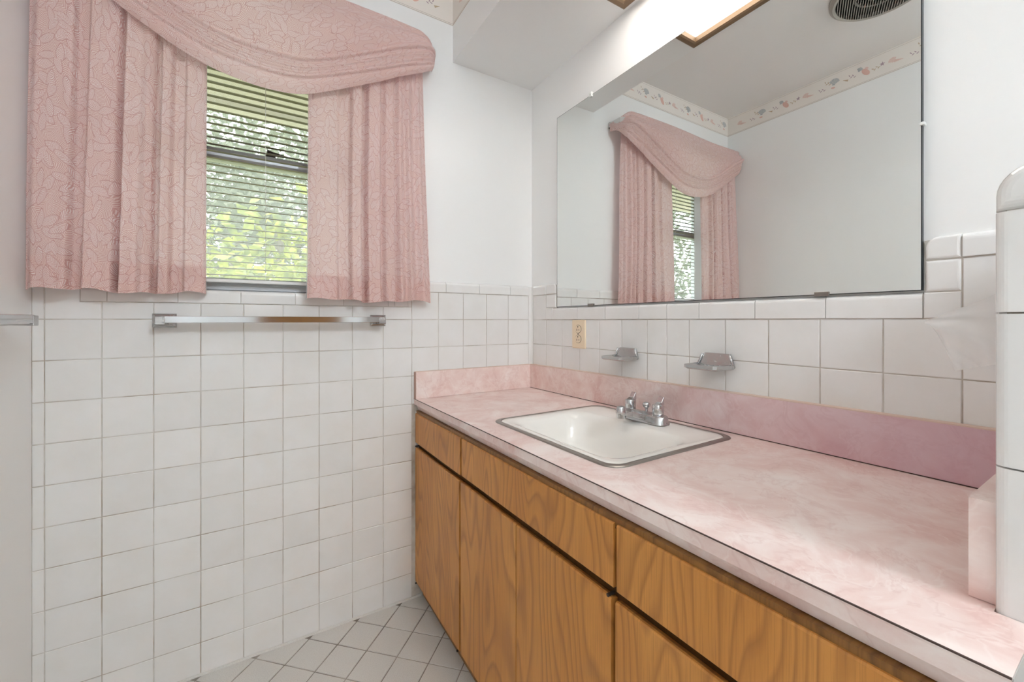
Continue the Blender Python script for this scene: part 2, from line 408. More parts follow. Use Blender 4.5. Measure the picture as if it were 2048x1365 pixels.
# --- tiles on the window wall
MB().box(XL, 0, .0016, .008, 0, Z0).box(XL, -1.48, .0016, .008, Z0, CAPT-.006).box(-1.48, -.578, .0016, .008, Z0, ZC+.088).box(-.578, 0, .0016, .008, Z0, CAPT-.006).build('grout', 'grout', wall_back)
MB().box(.0016, .008, -1.48, 0, ZC-.32, ZC+.002).box(.0016, .008, -.186, 0, ZC+.002, CAPT-.006).box(.0016, .008, -1.312, -.186, ZC+.002, ZC+.050).box(.0016, .008, -1.48, -1.312, ZC+.002, CAPT-.006).build('grout', 'grout', wall_right)
h = P/2 - G
full_back = pillow(rect(-h, h, -h, h), 'back').mesh('tile', 'tile')
full_right = pillow(rect(-h, h, -h, h), 'right').mesh('tile', 'tile')
jit = lambda s: random.uniform(-s, s)
def put_tile(wall, frame, u0, u1, v0, v1):
    uc, vc = (u0+u1)/2, (v0+v1)/2
    if abs(u1-u0-P) < 1e-4 and abs(v1-v0-P) < 1e-4: me = full_back if frame == 'back' else full_right
    else:
        a, b = (u1-u0)/2-G, (v1-v0)/2-G
        if a < .003 or b < .003: return
        me = pillow(rect(-a, a, -b, b), frame).mesh('tile', 'tile')
    loc = (uc, jit(.0003), vc) if frame == 'back' else (jit(.0003), uc, vc)
    r = (jit(.0022), 0, jit(.0022)) if frame == 'back' else (0, jit(.0022), jit(.0022))
    child(wall, me, 'tile', loc, r)
def put_cap(wall, frame, u0, u1, v0, v1, r=.012, name='cap_tile'):
    # bull-nose trim: front face, top rolled back to the wall
    a, b = u0+.0008, u1-.0008
    prof = [(.0078, v0+G), (-.0012, v0+G), (-.0022, v0+G+.001)]
    prof += [(-.0022+r*(1-math.cos(t)), v1-r+r*math.sin(t)) for t in [PI/2*k/6 for k in range(7)]]
    prof += [(.0115, v1-.0002), (.0115, v0+G)]
    f = MAPS[frame]
    mb = MB(); ins = [(min(max(d, .0006-.0012), .0115), v) for d, v in prof]
    mb.loft([[f(a, v, d) for d, v in prof], [f(b, v, d) for d, v in prof]])
    o = child(wall, mb.mesh(name, 'tile', f((u0+u1)/2, v0, 0), smooth=False), name, f((u0+u1)/2, v0, 0)); return o
def put_piece(wall, frame, outline, r=.005, th=.0075, proud=.002, name='trim_tile', steps=4):
    cu = sum(p[0] for p in outline)/len(outline); cv = sum(p[1] for p in outline)/len(outline)
    me = pillow([(u-cu, v-cv) for u, v in outline], frame, th, r, steps, proud).mesh(name, 'tile')
    return child(wall, me, name, MAPS[frame](cu, cv, 0))
XJ = [-.1243 - n*P for n in range(14)]          # upright joints, right to left
cols = [(-.1243, -.0148)] + [(XJ[i+1], XJ[i]) for i in range(13)] + [(XL, XJ[-1])]
rows = [(Z0-(k+1)*P, Z0-k*P) for k in range(10)]
for (a, b) in cols:
    for k, (z0, z1) in enumerate(rows):
        if b > -.50 and k > 2: continue           # hidden by the vanity
        put_tile(wall_back, 'back', a, b, max(z0, .001), z1)
    # the row above eye level: full beside the window, cut below its ledge
    if b <= -1.48+.03:  put_tile(wall_back, 'back', a, min(b, -1.48) if a < -1.48 else b, Z0, TOPT) if a < -1.481 else None
    if a >= -.5625: put_tile(wall_back, 'back', a, b, Z0, TOPT)
put_tile(wall_back, 'back', XJ[12], -1.48, ZC+.0525, TOPT) if False else None
for (a, b) in cols:
    if a < -.5625 and b > -1.43:
        a2 = max(a, -1.5478); put_tile(wall_back, 'back', a2, b, Z0, ZC+.0525)
put_tile(wall_back, 'back', -.578, -.5623, ZC+.0525, TOPT)
put_piece(wall_back, 'back', [(-1.5478+G, Z0+G), (XJ[12]-G, Z0+G), (XJ[12]-G, ZC+.0525-G), (-1.48-G, ZC+.0525-G), (-1.48-G, TOPT-G), (-1.5478+G, TOPT-G)], r=.0012, th=.0068, proud=0, name='tile', steps=1)
MB().loft([[(XL, .006, 0), (XL, -.005, 0), (XL, -.0015, .006), (XL, .006, .007)], [(-.52, .006, 0), (-.52, -.005, 0), (-.52, -.0015, .006), (-.52, .006, .007)]]).build('caulk_bead', 'floor_tile', wall_back)
lj = [-1.48, -1.427, -1.273, -1.117, -.964, -.811, -.654, -.63, -.578]
for a, b in zip(lj, lj[1:]): put_cap(wall_back, 'back', a, b, ZC+.0525, ZC+.094)
for a, b in ((-1.571, -1.48), (-.578, -.421), (-.421, -.268), (-.268, -.115), (-.115, -.0148)): put_cap(wall_back, 'back', a, b, TOPT, CAPT)
# inside-corner bead
mb = MB(); pr = [(0.006, .006), (-.0148, .006), (-.0148, 0.0), (-.010, -.0012), (-.005, -.004), (-.0022, -.008), (-.001, -.0135), (.006, -.0135)]
mb.loft([[(x, y, ZC-.31) for x, y in pr], [(x, y, CAPT-.003) for x, y in pr]]).build('corner_bead', 'tile', wall_back)
# window ledge behind the trim
led = MB().box(WX0, WX1, .0116, .05, WZ0-.012, WZ0).build('window_ledge', 'tile', wall_back)

# --- tiles on the mirror wall
YJ = [-.114 - n*P for n in range(6)] + [-.736] + [-.8137 - n*P for n in range(6)] + [-1.4668]
rc = list(zip([-.0136]+YJ, YJ))
for k, (z0, z1) in enumerate([(Z0-P, Z0), (Z0-2*P, Z0-P)]):
    for b, a in rc: put_tile(wall_right, 'right', a, b, max(z0, ZC-.206), z1)
put_tile(wall_right, 'right', -.114, -.0136, Z0, TOPT)
put_cap(wall_right, 'right', -.114, -.0136, TOPT, CAPT)
put_piece(wall_right, 'right', rrect(-.1845, -.1150, TOPT+G, CAPT-.001, .018, 'd'))
put_piece(wall_right, 'right', rect(-.1845, -.1150, ZC+.055, TOPT-G))
put_piece(wall_right, 'right', rect(-.1625, -.1150, Z0+G, ZC+.053), r=.0015, steps=1)
cj = [-.163, -.324, -.475, -.629, -.738, -.847, -1.002, -1.154, -1.3105]
for b, a in zip(cj, cj[1:]): put_cap(wall_right, 'right', a, b, Z0, ZC+.0545)
put_piece(wall_right, 'right', rect(-1.3602, -1.3115, Z0+G, ZC+.0525), r=.0015, steps=1)
put_piece(wall_right, 'right', rect(-1.3602, -1.3135, ZC+.0545, TOPT-G))
put_piece(wall_right, 'right', rrect(-1.3602, -1.3135, TOPT+G, CAPT-.001, .018, 'c'))
put_tile(wall_right, 'right', -1.4668, -1.3612, Z0, TOPT)
put_cap(wall_right, 'right', -1.4668, -1.3612, TOPT, CAPT)

# --- floor tiles, laid on the diagonal
def clip(poly, x0, x1, y0, y1):
    for ax, lim, sg in ((0, x0, 1), (0, x1, -1), (1, y0, 1), (1, y1, -1)):
        out = []
        for i in range(len(poly)):
            p, q = poly[i-1], poly[i]; ip, iq = (p[ax]-lim)*sg >= 0, (q[ax]-lim)*sg >= 0
            if ip != iq:
                t = (lim-p[ax])/(q[ax]-p[ax]); out.append((p[0]+t*(q[0]-p[0]), p[1]+t*(q[1]-p[1])))
            if iq: out.append(q)
        poly = out
        if len(poly) < 3: return []
    return poly
PF = .109; s2 = math.sqrt(.5); fg = .0017
full_floor = None; nfl = 0; cand = []
for i in range(-40, 40):
    for j in range(-40, 40):
        u0, v0 = -.445+i*PF, -.206+j*PF
        c4 = [(u0+fg, v0+fg), (u0+PF-fg, v0+fg), (u0+PF-fg, v0+PF-fg), (u0+fg, v0+PF-fg)]
        xy = [((u+v)*s2, (u-v)*s2) for u, v in c4]
        pc = clip(xy, XL+.001, -.50, -2.45, -.002)
        if pc:
            A = abs(sum(pc[k-1][0]*pc[k][1]-pc[k][0]*pc[k-1][1] for k in range(len(pc))))/2
            if A > 2e-4: cand.append((-sum(p[1] for p in pc)/len(pc), xy, pc, A))
cand.sort(key=lambda c: c[0])
ffull = pillow([((u+v)*s2, (u-v)*s2) for u, v in ((-PF/2+fg, -PF/2+fg), (PF/2-fg, -PF/2+fg), (PF/2-fg, PF/2-fg), (-PF/2+fg, PF/2-fg))], 'floor', .006, .001).mesh('tile', 'floor_tile')
for n, (d, xy, pc, A) in enumerate(cand[:298]):
    cx = sum(p[0] for p in xy)/4; cy = sum(p[1] for p in xy)/4
    me = ffull if A > (PF-2*fg)**2*.999 else pillow([(x-cx, y-cy) for x, y in pc], 'floor', .006, .001).mesh('tile', 'floor_tile')
    child(fl, me, 'tile', (cx, cy, jit(.0002)))

# --- wallpaper border with printed sea shells (window wall, left wall, soffit face)
BB = ZC + 1.216
def border(parent, fmap, s0, s1, brown=False):
    # fmap(s, z, d): d = distance off the wall
    mb = MB()
    mb.loft([[fmap(s0, BB, 0), fmap(s0, CEIL, 0), fmap(s0, CEIL, .0006), fmap(s0, BB, .0006)], [fmap(s1, BB, 0), fmap(s1, CEIL, 0), fmap(s1, CEIL, .0006), fmap(s1, BB, .0006)]])
    bo = mb.build('wallpaper_border', 'border', parent); bo['label'] = 'cream wallpaper border strip printed with sea shells'
    pr = MB(); D = .0009
    def strip(z, hh, mi):
        pr.poly([fmap(s0, z, D), fmap(s1, z, D), fmap(s1, z+hh, D), fmap(s0, z+hh, D)], mi)
    strip(BB+.001, .0018, 1 if brown else 0); strip(BB+.007, .0012, 0); strip(CEIL-.008, .0012, 0)
    def pt(s, z, a, x, y, dd=0):
        return fmap(s+x*math.cos(a)-y*math.sin(a), z+x*math.sin(a)+y*math.cos(a), D+.0001+dd)
    def scallop(s, z, r, a, mi):
        n = 9
        for k in range(n):
            t0 = PI*.08+PI*.84*k/n; t1 = PI*.08+PI*.84*(k+.78)/n; tm = (t0+t1)/2
            pr.poly([pt(s, z, a, 0, -r*.55), pt(s, z, a, r*math.cos(t0), r*math.sin(t0)*.95-r*.1), pt(s, z, a, 1.07*r*math.cos(tm), 1.05*r*math.sin(tm)-r*.1), pt(s, z, a, r*math.cos(t1), r*math.sin(t1)*.95-r*.1)], mi)
        pr.poly([pt(s, z, a, -.35*r, -.55*r), pt(s, z, a, .35*r, -.55*r), pt(s, z, a, .2*r, -.35*r), pt(s, z, a, -.2*r, -.35*r)], mi)
    def cone(s, z, r, a, mi):
        for k in range(5):
            x0 = -r+2*r*k/5; x1 = x0+2*r/5*.85; h0 = .42*r*(1-k/5.6); h1 = .42*r*(1-(k+.85)/5.6)
            pr.poly([pt(s, z, a, x0, -h0), pt(s, z, a, x1, -h1), pt(s, z, a, x1+.1*r, 0), pt(s, z, a, x1, h1), pt(s, z, a, x0, h0)], mi)
    def oval(s, z, rx, ry, a, mi):
        pr.poly([pt(s, z, a, rx*math.cos(t), ry*math.sin(t)) for t in [2*PI*k/14 for k in range(14)]], mi)
    def star(s, z, r, a, mi):
        pr.poly([pt(s, z, a, (r if k % 2 == 0 else r*.4)*math.cos(PI*k/5), (r if k % 2 == 0 else r*.4)*math.sin(PI*k/5)) for k in range(10)], mi)
    def sprig(s, z, a, mi):
        for k in range(4): oval(s+.008*k*math.cos(a)-.01, z+.008*k*math.sin(a)+(.004 if k % 2 else -.004), .006, .002, a+(.8 if k % 2 else -.8), mi)
    s = min(s0, s1)+.02; e = max(s0, s1)-.02; zc = BB+.055; k = 0
    while s < e-.03:
        seq = k % 6
        if seq == 0: scallop(s+.02, zc+.012, .024, .25, 4); sprig(s+.05, zc+.015, .5, 6); oval(s+.025, zc-.014, .010, .005, .2, 3); s += .075
        elif seq == 1: sprig(s, zc-.006, .1, 5); s += .045
        elif seq == 2: cone(s+.012, zc-.006, .017, 3.3, 2); scallop(s+.035, zc+.002, .017, -.4, 2); s += .07
        elif seq == 3: star(s+.004, zc+.006, .012, .4, 5); sprig(s+.028, zc, -.2, 6); s += .05
        elif seq == 4: oval(s+.02, zc, .023, .012, .9, 3); oval(s+.016, zc+.018, .008, .005, .5, 2); scallop(s+.045, zc+.022, .014, .6, 4); s += .075
        else: sprig(s, zc+.002, .3, 5); cone(s+.03, zc-.002, .012, .4, 6); s += .06
        k += 1
    pr.build('shell_print', ['line_grey', 'line_brown', 'shell_pink', 'shell_coral', 'shell_grey', 'shell_mauve', 'shell_tan'], bo, recalc=False, origin=(0, 0, 0))
border(wall_back, lambda s, z, d: (s, .008-d, z), XL, SOFX)
border(wall_left, lambda s, z, d: (XL+d, s, z), YF, .0075)
border(sof, lambda s, z, d: (SOFX-d, s, z), YF, .0075, True)

# --- window: aluminium single-hung sashes in the opening
win = thing('window_1', 'aluminium sash window with open mini blind behind pink curtains', None, (-1.0375, .06, WZ0), kind='structure'); del win['label']; win['label'] = 'aluminium sash window between the pink curtains'
WY = .062
mb = MB(); fw = .022
mb.box(WX0, WX0+fw, WY-.012, .125, WZ0, WZ1).box(WX1-fw, WX1, WY-.012, .125, WZ0, WZ1).box(WX0+fw, WX1-fw, WY-.012, .125, WZ1-fw, WZ1)
mb.build('window_frame', 'aluminium', win, bevel=.001)
MB().box(WX0+fw, WX1-fw, .052, .125, WZ0, WZ0+.020).box(WX0+fw, WX1-fw, .048, .056, WZ0+.004, WZ0+.012).build('window_sill', 'aluminium', win, bevel=.0012)
RZ = ZC + .535                  # meeting rail
def sash(name, z0, z1, y, rt, rb):
    a, b = WX0+fw, WX1-fw; m = MB()
    m.box(a, a+.018, y, y+.02, z0+rb, z1-rt).box(b-.018, b, y, y+.02, z0+rb, z1-rt).box(a, b, y-.004, y+.02, z1-rt, z1).box(a, b, y-.004, y+.02, z0, z0+rb)
    m.box(a, b, y-.008, y-.002, z1-rt*.35, z1-rt*.05)
    s_ = m.build(name, 'aluminium', win, bevel=.001)
    g = MB().box(a+.016, b-.016, y+.008, y+.011, z0+rb-.002, z1-rt+.002).build('glass_pane', 'glass', s_, origin=tuple(win['_o'])); return s_
sash('lower_sash', WZ0+.018, RZ+.022, WY, .034, .026)
sash('upper_sash', RZ-.012, WZ1-fw, WY+.026, .03, .034)
lk = MB().lathe((-1.035, WY+.004, RZ+.022), [(.016, 0), (.016, .008), (.010, .012)], 14)
lk.loft([[(-1.045, WY-.004, RZ+.030), (-1.045, WY+.010, RZ+.030), (-1.045, WY+.010, RZ+.046), (-1.045, WY-.004, RZ+.046)], [(-1.028, WY-.006, RZ+.030), (-1.028, WY+.010, RZ+.030), (-1.028, WY+.010, RZ+.040), (-1.028, WY-.006, RZ+.040)], [(-.985, WY-.008, RZ+.028), (-.985, WY+.002, RZ+.028), (-.985, WY+.002, RZ+.033), (-.985, WY-.008, RZ+.033)]])
lk.build('sash_lock', 'dark', win, bevel=.001)

# --- mini blind
bl = thing('mini_blind', 'cream horizontal mini blind with open slats in the window', 'blind', (-1.0375, .032, WZ1))
SY = .030; sa, sb = WX0+.028, WX1-.012
MB().box(sa-.006, sb+.006, SY-.014, SY+.014, WZ1-.03, WZ1-.002).build('headrail', 'whiteplastic', bl, bevel=.002)
sm = MB(); prof = [(-.0125, -.0012), (-.006, .0006), (0, .0012), (.006, .0006), (.0125, -.0012)]
sm.loft([[(x, y, z) for y, z in prof] + [(x, y, z-.0006) for y, z in prof[::-1]] for x in (sa, sb)])
slat_me = sm.mesh('slat', 'slat', (0, 0, 0))
zz = WZ0 + .052; nsl = 0
while zz < WZ1-.04:
    child(bl, slat_me, 'slat', (0, SY, zz), (math.radians(8), 0, 0)); zz += .0216; nsl += 1
MB().box(sa, sb, SY-.0125, SY+.0125, WZ0+.026, WZ0+.038).build('bottom_rail', 'whiteplastic', bl, bevel=.002)
for x in (sa+.035, (sa+sb)/2, sb-.035):
    m = MB()
    for y in (SY-.0135, SY+.0135): m.tube([(x, y, WZ0+.036), (x, y, WZ1-.028)], .0006, 5)
    m.build('ladder_cord', 'cord', bl)

# ------------------------------------------------------------------ curtains
ROD = ZC + 1.052
rod = thing('curtain_rod', 'white metal curtain rod mostly hidden behind pink swag valance', 'curtain rod', (-1.03, 0, ROD))
rp = [(-1.555, .008, ROD), (-1.555, -.045, ROD), (-1.545, -.055, ROD), (-.515, -.055, ROD), (-.505, -.045, ROD), (-.505, .008, ROD)]
m = MB(); m.loft([[(p[0], p[1], p[2]-.044), (p[0], p[1], p[2]-.020), (p[0]+(.002 if p[0] < -1 else -.002), p[1]+.002, p[2]-.020), (p[0]+(.002 if p[0] < -1 else -.002), p[1]+.002, p[2]-.044)] for p in rp])
m.build('rod', 'whiteplastic', rod)
rp2 = [(-1.562, .008, ROD), (-1.562, -.075, ROD), (-1.55, -.086, ROD), (-.507, -.086, ROD), (-.492, -.072, ROD), (-.489, .008, ROD)]
m = MB(); m.loft([[(p[0], p[1], p[2]-.040), (p[0], p[1], p[2]-.016), (p[0]+(.002 if p[0] < -1 else -.002), p[1]+.002, p[2]-.016), (p[0]+(.002 if p[0] < -1 else -.002), p[1]+.002, p[2]-.040)] for p in rp2])
m.build('valance_rod', 'whiteplastic', rod)
for x in (-1.5585, -.497):
    MB().box(x-.006, x+.006, -.004, .008, ROD-.045, ROD-.012).build('bracket', 'clip', rod, bevel=.002)

def smooth(t): t = max(0, min(1, t)); return t*t*(3-2*t)
def lerp(a, b, t): return a+(b-a)*t
def curtain(name, label, xt0, xt1, xb0, xb1, zb, zt, valleys, depth, ybase, seed, hem_h=.08, lean=0.):
    rng = random.Random(seed)
    th = thing(name, label, 'curtain', ((xb0+xb1)/2, ybase, zb), 'pink curtain panels')
    V = valleys; ph = [rng.uniform(-1, 1) for _ in range(12)]
    def prof(u):
        # folds: (place across the panel, how far the cloth stands out)
        if u <= V[0][0]: return V[0][1]
        for i in range(len(V)-1):
            if u <= V[i+1][0]:
                t = (u-V[i][0])/(V[i+1][0]-V[i][0]); return lerp(V[i][1], V[i+1][1], (1-math.cos(PI*t))/2)
        return V[-1][1]
    def fn(u, v, off=0., rag=True):
        # v: 0 at the hem, 1 at the rod
        z = lerp(zb, zt, v) + (.004*math.sin(u*9+ph[0]) + .003*math.sin(u*23+ph[1]) if v < .02 and rag else .004*math.sin(u*9+ph[0])*max(0, 1-v*8))
        uu = u + .012*math.sin(v*2.6+ph[2])*math.sin(PI*u) + lean*(.5-v)*math.sin(PI*u)
        x = lerp(lerp(xb0, xb1, u), lerp(xt0, xt1, u), v**.8)
        a = depth*(.75+.45*(1-v))
        y = ybase - a*prof(uu) - .006*math.sin(u*5+ph[3])*(1-v) - .004*math.sin(v*5+ph[4]+u*7)
        return (x, y-off, z)
    wdt = abs(xb1-xb0)*1.6; hgt = zt-zb
    m = MB().grid(lambda u, v: fn(u, v), 150, 60, lambda u, v: (u*wdt, v*hgt)); m.build('cloth_panel', 'cloth', th, smooth=True, recalc=False)
    hv = hem_h/hgt
    m = MB().grid(lambda u, v: fn(u, v*hv, -.0016), 150, 6, lambda u, v: (u*wdt+.3, v*hem_h)); m.build('hem', 'hem', th, smooth=True, recalc=False)
    return th, fn
W1 = .366
vL = [((p-105)/767, d) for p, d in ((105, .45), (150, .9), (230, 1), (275, .75), (292, .22), (333, .25), (355, .9), (420, 1), (465, .85), (478, 0), (490, 0), (500, .8), (560, .62), (600, .85), (624, .7), (633, .05), (655, .05), (663, .7), (700, .8), (722, .35), (763, .3), (780, .7), (860, .6), (872, .4))]
cl, fL = curtain('curtain', 'pink leaf-print curtain panel hanging against the left wall', -1.558, -1.200, -1.562, -1.202, ZC+.079, ROD+.01, vL, .048, -.030, 3, lean=.075)
vR = [((p-1318)/497, d) for p, d in ((1318, .5), (1332, .62), (1428, .6), (1441, .22), (1478, .25), (1490, .85), (1524, .9), (1533, .03), (1545, .05), (1556, .85), (1600, .9), (1613, .4), (1632, .8), (1663, .7), (1673, .3), (1692, .75), (1716, .45), (1732, .8), (1760, .42), (1780, .75), (1800, .5), (1815, .3))]
cr, fR = curtain('curtain', 'pink leaf-print curtain panel hanging beside the mirror wall corner', -.927, -.535, -.934, -.503, ZC+.070, ROD+.01, vR, .044, -.030, 5, lean=.03)
# white lining edge seen at the inner edge of the left panel
m = MB().grid(lambda u, v: (lerp(fL(1, v)[0], fL(1, v)[0]-.004, u)+.001, lerp(fL(1, v)[1], .0, u), fL(1, v)[2]), 3, 40); m.build('lining_edge', 'lining', cl, smooth=True, recalc=False)
m = MB().grid(lambda u, v: (lerp(fR(0, v)[0], fR(0, v)[0]+.004, u)-.001, lerp(fR(0, v)[1], .0, u), fR(0, v)[2]), 3, 40); m.build('lining_edge', 'lining', cr, smooth=True, recalc=False)

# swag valance
XS0, XS1 = -1.566, -.486
pts_b = [(-1.566, .945), (-1.46, .885), (-1.323, .800), (-1.21, .745), (-1.116, .722), (-1.03, .716), (-.95, .727), (-.86, .765), (-.778, .806), (-.70, .845), (-.641, .880), (-.549, .922), (-.515, .944), (-.486, .985)]
def interp(x, P_):
    if x <= P_[0][0]: return P_[0][1]
    for i in range(len(P_)-1):
        if x <= P_[i+1][0]:
            t = (x-P_[i][0])/(P_[i+1][0]-P_[i][0]); p0 = P_[max(i-1, 0)][1]; p1 = P_[i][1]; p2 = P_[i+1][1]; p3 = P_[min(i+2, len(P_)-1)][1]
            return .5*((2*p1)+(p2-p0)*t+(2*p0-5*p1+4*p2-p3)*t*t+(3*p1-p0-3*p2+p3)*t**3)
    return P_[-1][1]
sw = thing('swag_valance', 'pink leaf-print swag valance draped in pleats over the window', 'valance', (-1.03, -.1, ZC+.72))
CR = [0, .26, .36, .47, .57, .67, .80, 1.0]
def swag(u, v):
    x = lerp(XS0, XS1, u)
    top = ROD + .018 - .006*math.sin(u*7) - (.050*((u-.93)/.07)**1.5 if u > .93 else 0)
    bot = ZC + interp(x, pts_b)
    e = min(1, min(u, 1-u)/.42); cen = smooth(e)**.6
    w1 = lerp(.30, .70, cen); w2 = lerp(.84, .875, cen)
    if v < .5: w = w1*(v/.5)
    elif v < .82: w = lerp(w1, w2, (v-.5)/.32)
    else: w = lerp(w2, 1, (v-.82)/.18)
    z = lerp(top, bot, w)
    y = -.092
    if v < .5:
        y -= .028*math.sin(PI*min(1, v/.5)**1.2)*smooth(e*1.5) + .022*smooth(v/.5)
    elif v < .82:
        q = (v-.5)/.32
        for i in range(len(CR)-1):
            if q <= CR[i+1]: break
        tq = (q-CR[i])/(CR[i+1]-CR[i]); wq = CR[i+1]-CR[i]
        amp = (.004+.030*wq)*(.8+.3*math.sin(3*u+i*2))
        y -= .028 + amp*(math.sin(PI*tq)**.55) - .020*q
    else:
        q = (v-.82)/.18; y -= .010 - .014*q + .004*math.sin(PI*q)
    # soft diagonal creases running to the ends
    y -= .004*math.sin(26*v+9*u)*smooth(1.6-e*2.2)*(1-v)
    # ends wrap back round the rod return to the wall
    k = min(u, 1-u)
    if k < .045:
        c = 1-k/.045; y = lerp(y, -.008, 1-math.sqrt(max(0, 1-c*c)))
        x += 0
    return (x, y, z)
def uv_sw(u, v): return (u*1.25+.1*v, v*.62)
us = 180
m = MB().grid(swag, us, 110, uv_sw); m.build('swag_cloth', 'cloth', sw, smooth=True, recalc=False)
# top hem rolled over the rod
def roll(u, v):
    p = swag(u, 0); a = PI*v; k = min(u, 1-u); yb = max(0.004, .03 if k > .045 else .03*k/.045)
    return (p[0], p[1]+yb*(1-math.cos(a))/2*1.0, p[2]+.010*math.sin(a))
m = MB().grid(roll, 120, 6, lambda u, v: (u*1.25, -.1*v)); m.build('rolled_top', 'cloth', sw, smooth=True, recalc=False)
# ------------------------------------------------------------------ outside
out = MB().box(-12, 12, .2, 22, -.62, -.6).build('ground_outside', 'lawn'); tag(out, 'green ground outside the window', kind='structure')
ev = MB().box(-3.5, 2.5, .13, .62, ZC+.955, ZC+1.06).box(-3.5, 2.5, .60, .66, ZC+.93, ZC+1.10).build('roof_eave', 'siding'); tag(ev, 'beige roof eave above the window outside', kind='structure')
def plant(name, label, cat, base, h, rx, rz, n, size, mat, trunk_r, seed, zc=None, group=None):
    rg = random.Random(seed); t_ = thing(name, label, cat, base, group); zc = zc if zc is not None else base[2]+h-rz
    v = []; f = []
    cg = lambda sd: max(-1., min(1., rg.gauss(0, sd)))
    clumps = [(cg(.5), cg(.5), cg(.55)) for _ in range(max(8, n//60))]
    for k in range(n):
        c = rg.choice(clumps); sp = .16
        px = base[0]+rx*(c[0]+rg.gauss(0, sp)); py = base[1]+rx*.8*(c[1]+rg.gauss(0, sp)); pz = zc+rz*(c[2]+rg.gauss(0, sp))
        if py < .35 or pz < -.55: continue
        a = Vector((rg.uniform(-1, 1), rg.uniform(-1, 1), rg.uniform(-.7, .5))).normalized(); nn = Vector((rg.uniform(-1, 1), rg.uniform(-1, 1), rg.uniform(0, 1.4))).normalized()
        b = a.cross(nn).normalized(); L = size*rg.uniform(.6, 1.2); Wd = L*.34; c0 = Vector((px, py, pz)); i = len(v)
        for q in (c0, c0+a*L*.45+b*Wd+nn*.01, c0+a*L, c0+a*L*.45-b*Wd+nn*.01): v.append(tuple(q))
        f.append((i, i+1, i+2)); f.append((i, i+2, i+3))
    mb = MB(); mb.v = v; mb.f = f; mb.mi = [0]*len(f)
    lo = mb.build('foliage', mat, t_, recalc=False); lo['kind'] = 'stuff'
    br = MB(); br.tube([base, (base[0]+.03, base[1], base[2]+h*.4), (base[0]-.02, base[1]+.02, zc)], [trunk_r, trunk_r*.8, trunk_r*.4], 8)
    for c in clumps[:10]:
        e_ = (base[0]+rx*c[0], max(.4, base[1]+rx*.8*c[1]), zc+rz*c[2]); st = (base[0], base[1], lerp(base[2]+h*.25, zc, rg.random()))
        br.tube([st, tuple(lerp(a_, b_, .5)+rg.uniform(-.05, .05) for a_, b_ in zip(st, e_)), e_], [trunk_r*.4, trunk_r*.28, trunk_r*.1], 6)
    br.build('branches', 'bark', t_)
plant('shrub', 'sunlit yellow-green shrub just outside the window', 'shrub', (-.85, 1.9, -.6), 2.1, .95, .50, 2000, .10, 'leaf_yellow', .03, 11, zc=1.22)
plant('tree', 'nearest grey-green leafy tree outside the window', 'tree', (-.8, 4.9, -.6), 4.6, 1.35, 1.3, 3600, .12, 'leaf_grey', .08, 12, zc=2.5, group='trees outside the window')
plant('tree', 'far grey-green tree rising behind the nearest tree outside', 'tree', (-1.6, 10.0, -.6), 8, 2.6, 2.6, 5200, .2, 'leaf_grey', .14, 13, zc=3.6, group='trees outside the window')
plant('tree', 'grey-green tree outside, seen through the reflected window', 'tree', (-6.2, 4.6, -.6), 5, 1.6, 1.8, 3600, .14, 'leaf_grey', .1, 14, zc=2.2, group='trees outside the window')

# ------------------------------------------------------------------ mirror
mir = thing('wall_mirror', 'large frameless wall mirror above the pink counter', 'mirror', (.004, -.75, ZC+.057))
y0, y1, z0, z1 = -1.3095, -.1895, ZC+.0572, ZC+.854
mxf = lambda y: -.0026 if y < -.7 else .0008    # hung a hair out of parallel with the wall
MB().loft([[(mxf(y)+.0004, y, z0), (.0072, y, z0), (.0072, y, z1), (mxf(y)+.0004, y, z1)] for y in (y0, y1)]).build('mirror_backing', 'mirror_edge', mir)
MB().poly([(-.0026, y0+.0015, z0+.0015), (.0008, y1-.0015, z0+.0015), (.0008, y1-.0015, z1-.0015), (-.0026, y0+.0015, z1-.0015)]).build('mirror_glass', 'mirror', mir, recalc=False)
for yy in (-.399, -1.147):
    MB().box(-.0055, -.001, yy-.014, yy+.014, z0-.003, z0+.007).build('mirror_clip', 'clip', mir, bevel=.0008)
for yy in (-.399, -1.147):
    m = MB().box(-.005, .007, yy-.006, yy+.006, z1-.008, z1+.010); m.lathe((-.005, yy, z1+.005), [(.0035, 0), (.0035, -.0015), (.001, -.002)], 10, 'x')
    m.build('mirror_clip', 'clear', mir, bevel=.001)['label'] = 'clear plastic mirror clip'
m = MB().box(-.005, .007, y0-.004, y0+.003, ZC+.370, ZC+.376); m.build('mirror_clip', 'clear', mir, bevel=.001)['label'] = 'clear plastic mirror clip'

# ------------------------------------------------------------------ vanity
# Everything on the vanity rises 1 cm per metre towards the viewer: it was set a little out of level (shear=True).
CT = ZC - .304                  # counter top at the window wall
FX = -.555; YE = -1.4925        # counter front edge, end
van = thing('vanity_cabinet', 'long oak vanity cabinet with flat doors under pink counter', 'cabinet', (-.28, -.75, 0))
B = lambda: MB()
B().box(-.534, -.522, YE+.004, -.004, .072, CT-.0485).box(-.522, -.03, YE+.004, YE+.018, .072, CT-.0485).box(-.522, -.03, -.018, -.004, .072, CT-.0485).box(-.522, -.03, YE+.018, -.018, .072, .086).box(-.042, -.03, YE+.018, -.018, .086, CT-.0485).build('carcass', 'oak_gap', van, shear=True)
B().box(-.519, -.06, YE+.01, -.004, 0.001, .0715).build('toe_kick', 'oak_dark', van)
B().box(-.546, -.534, YE+.004, -.004, CT-.066, CT-.047).build('top_rail', 'oak_dark', van, shear=True)
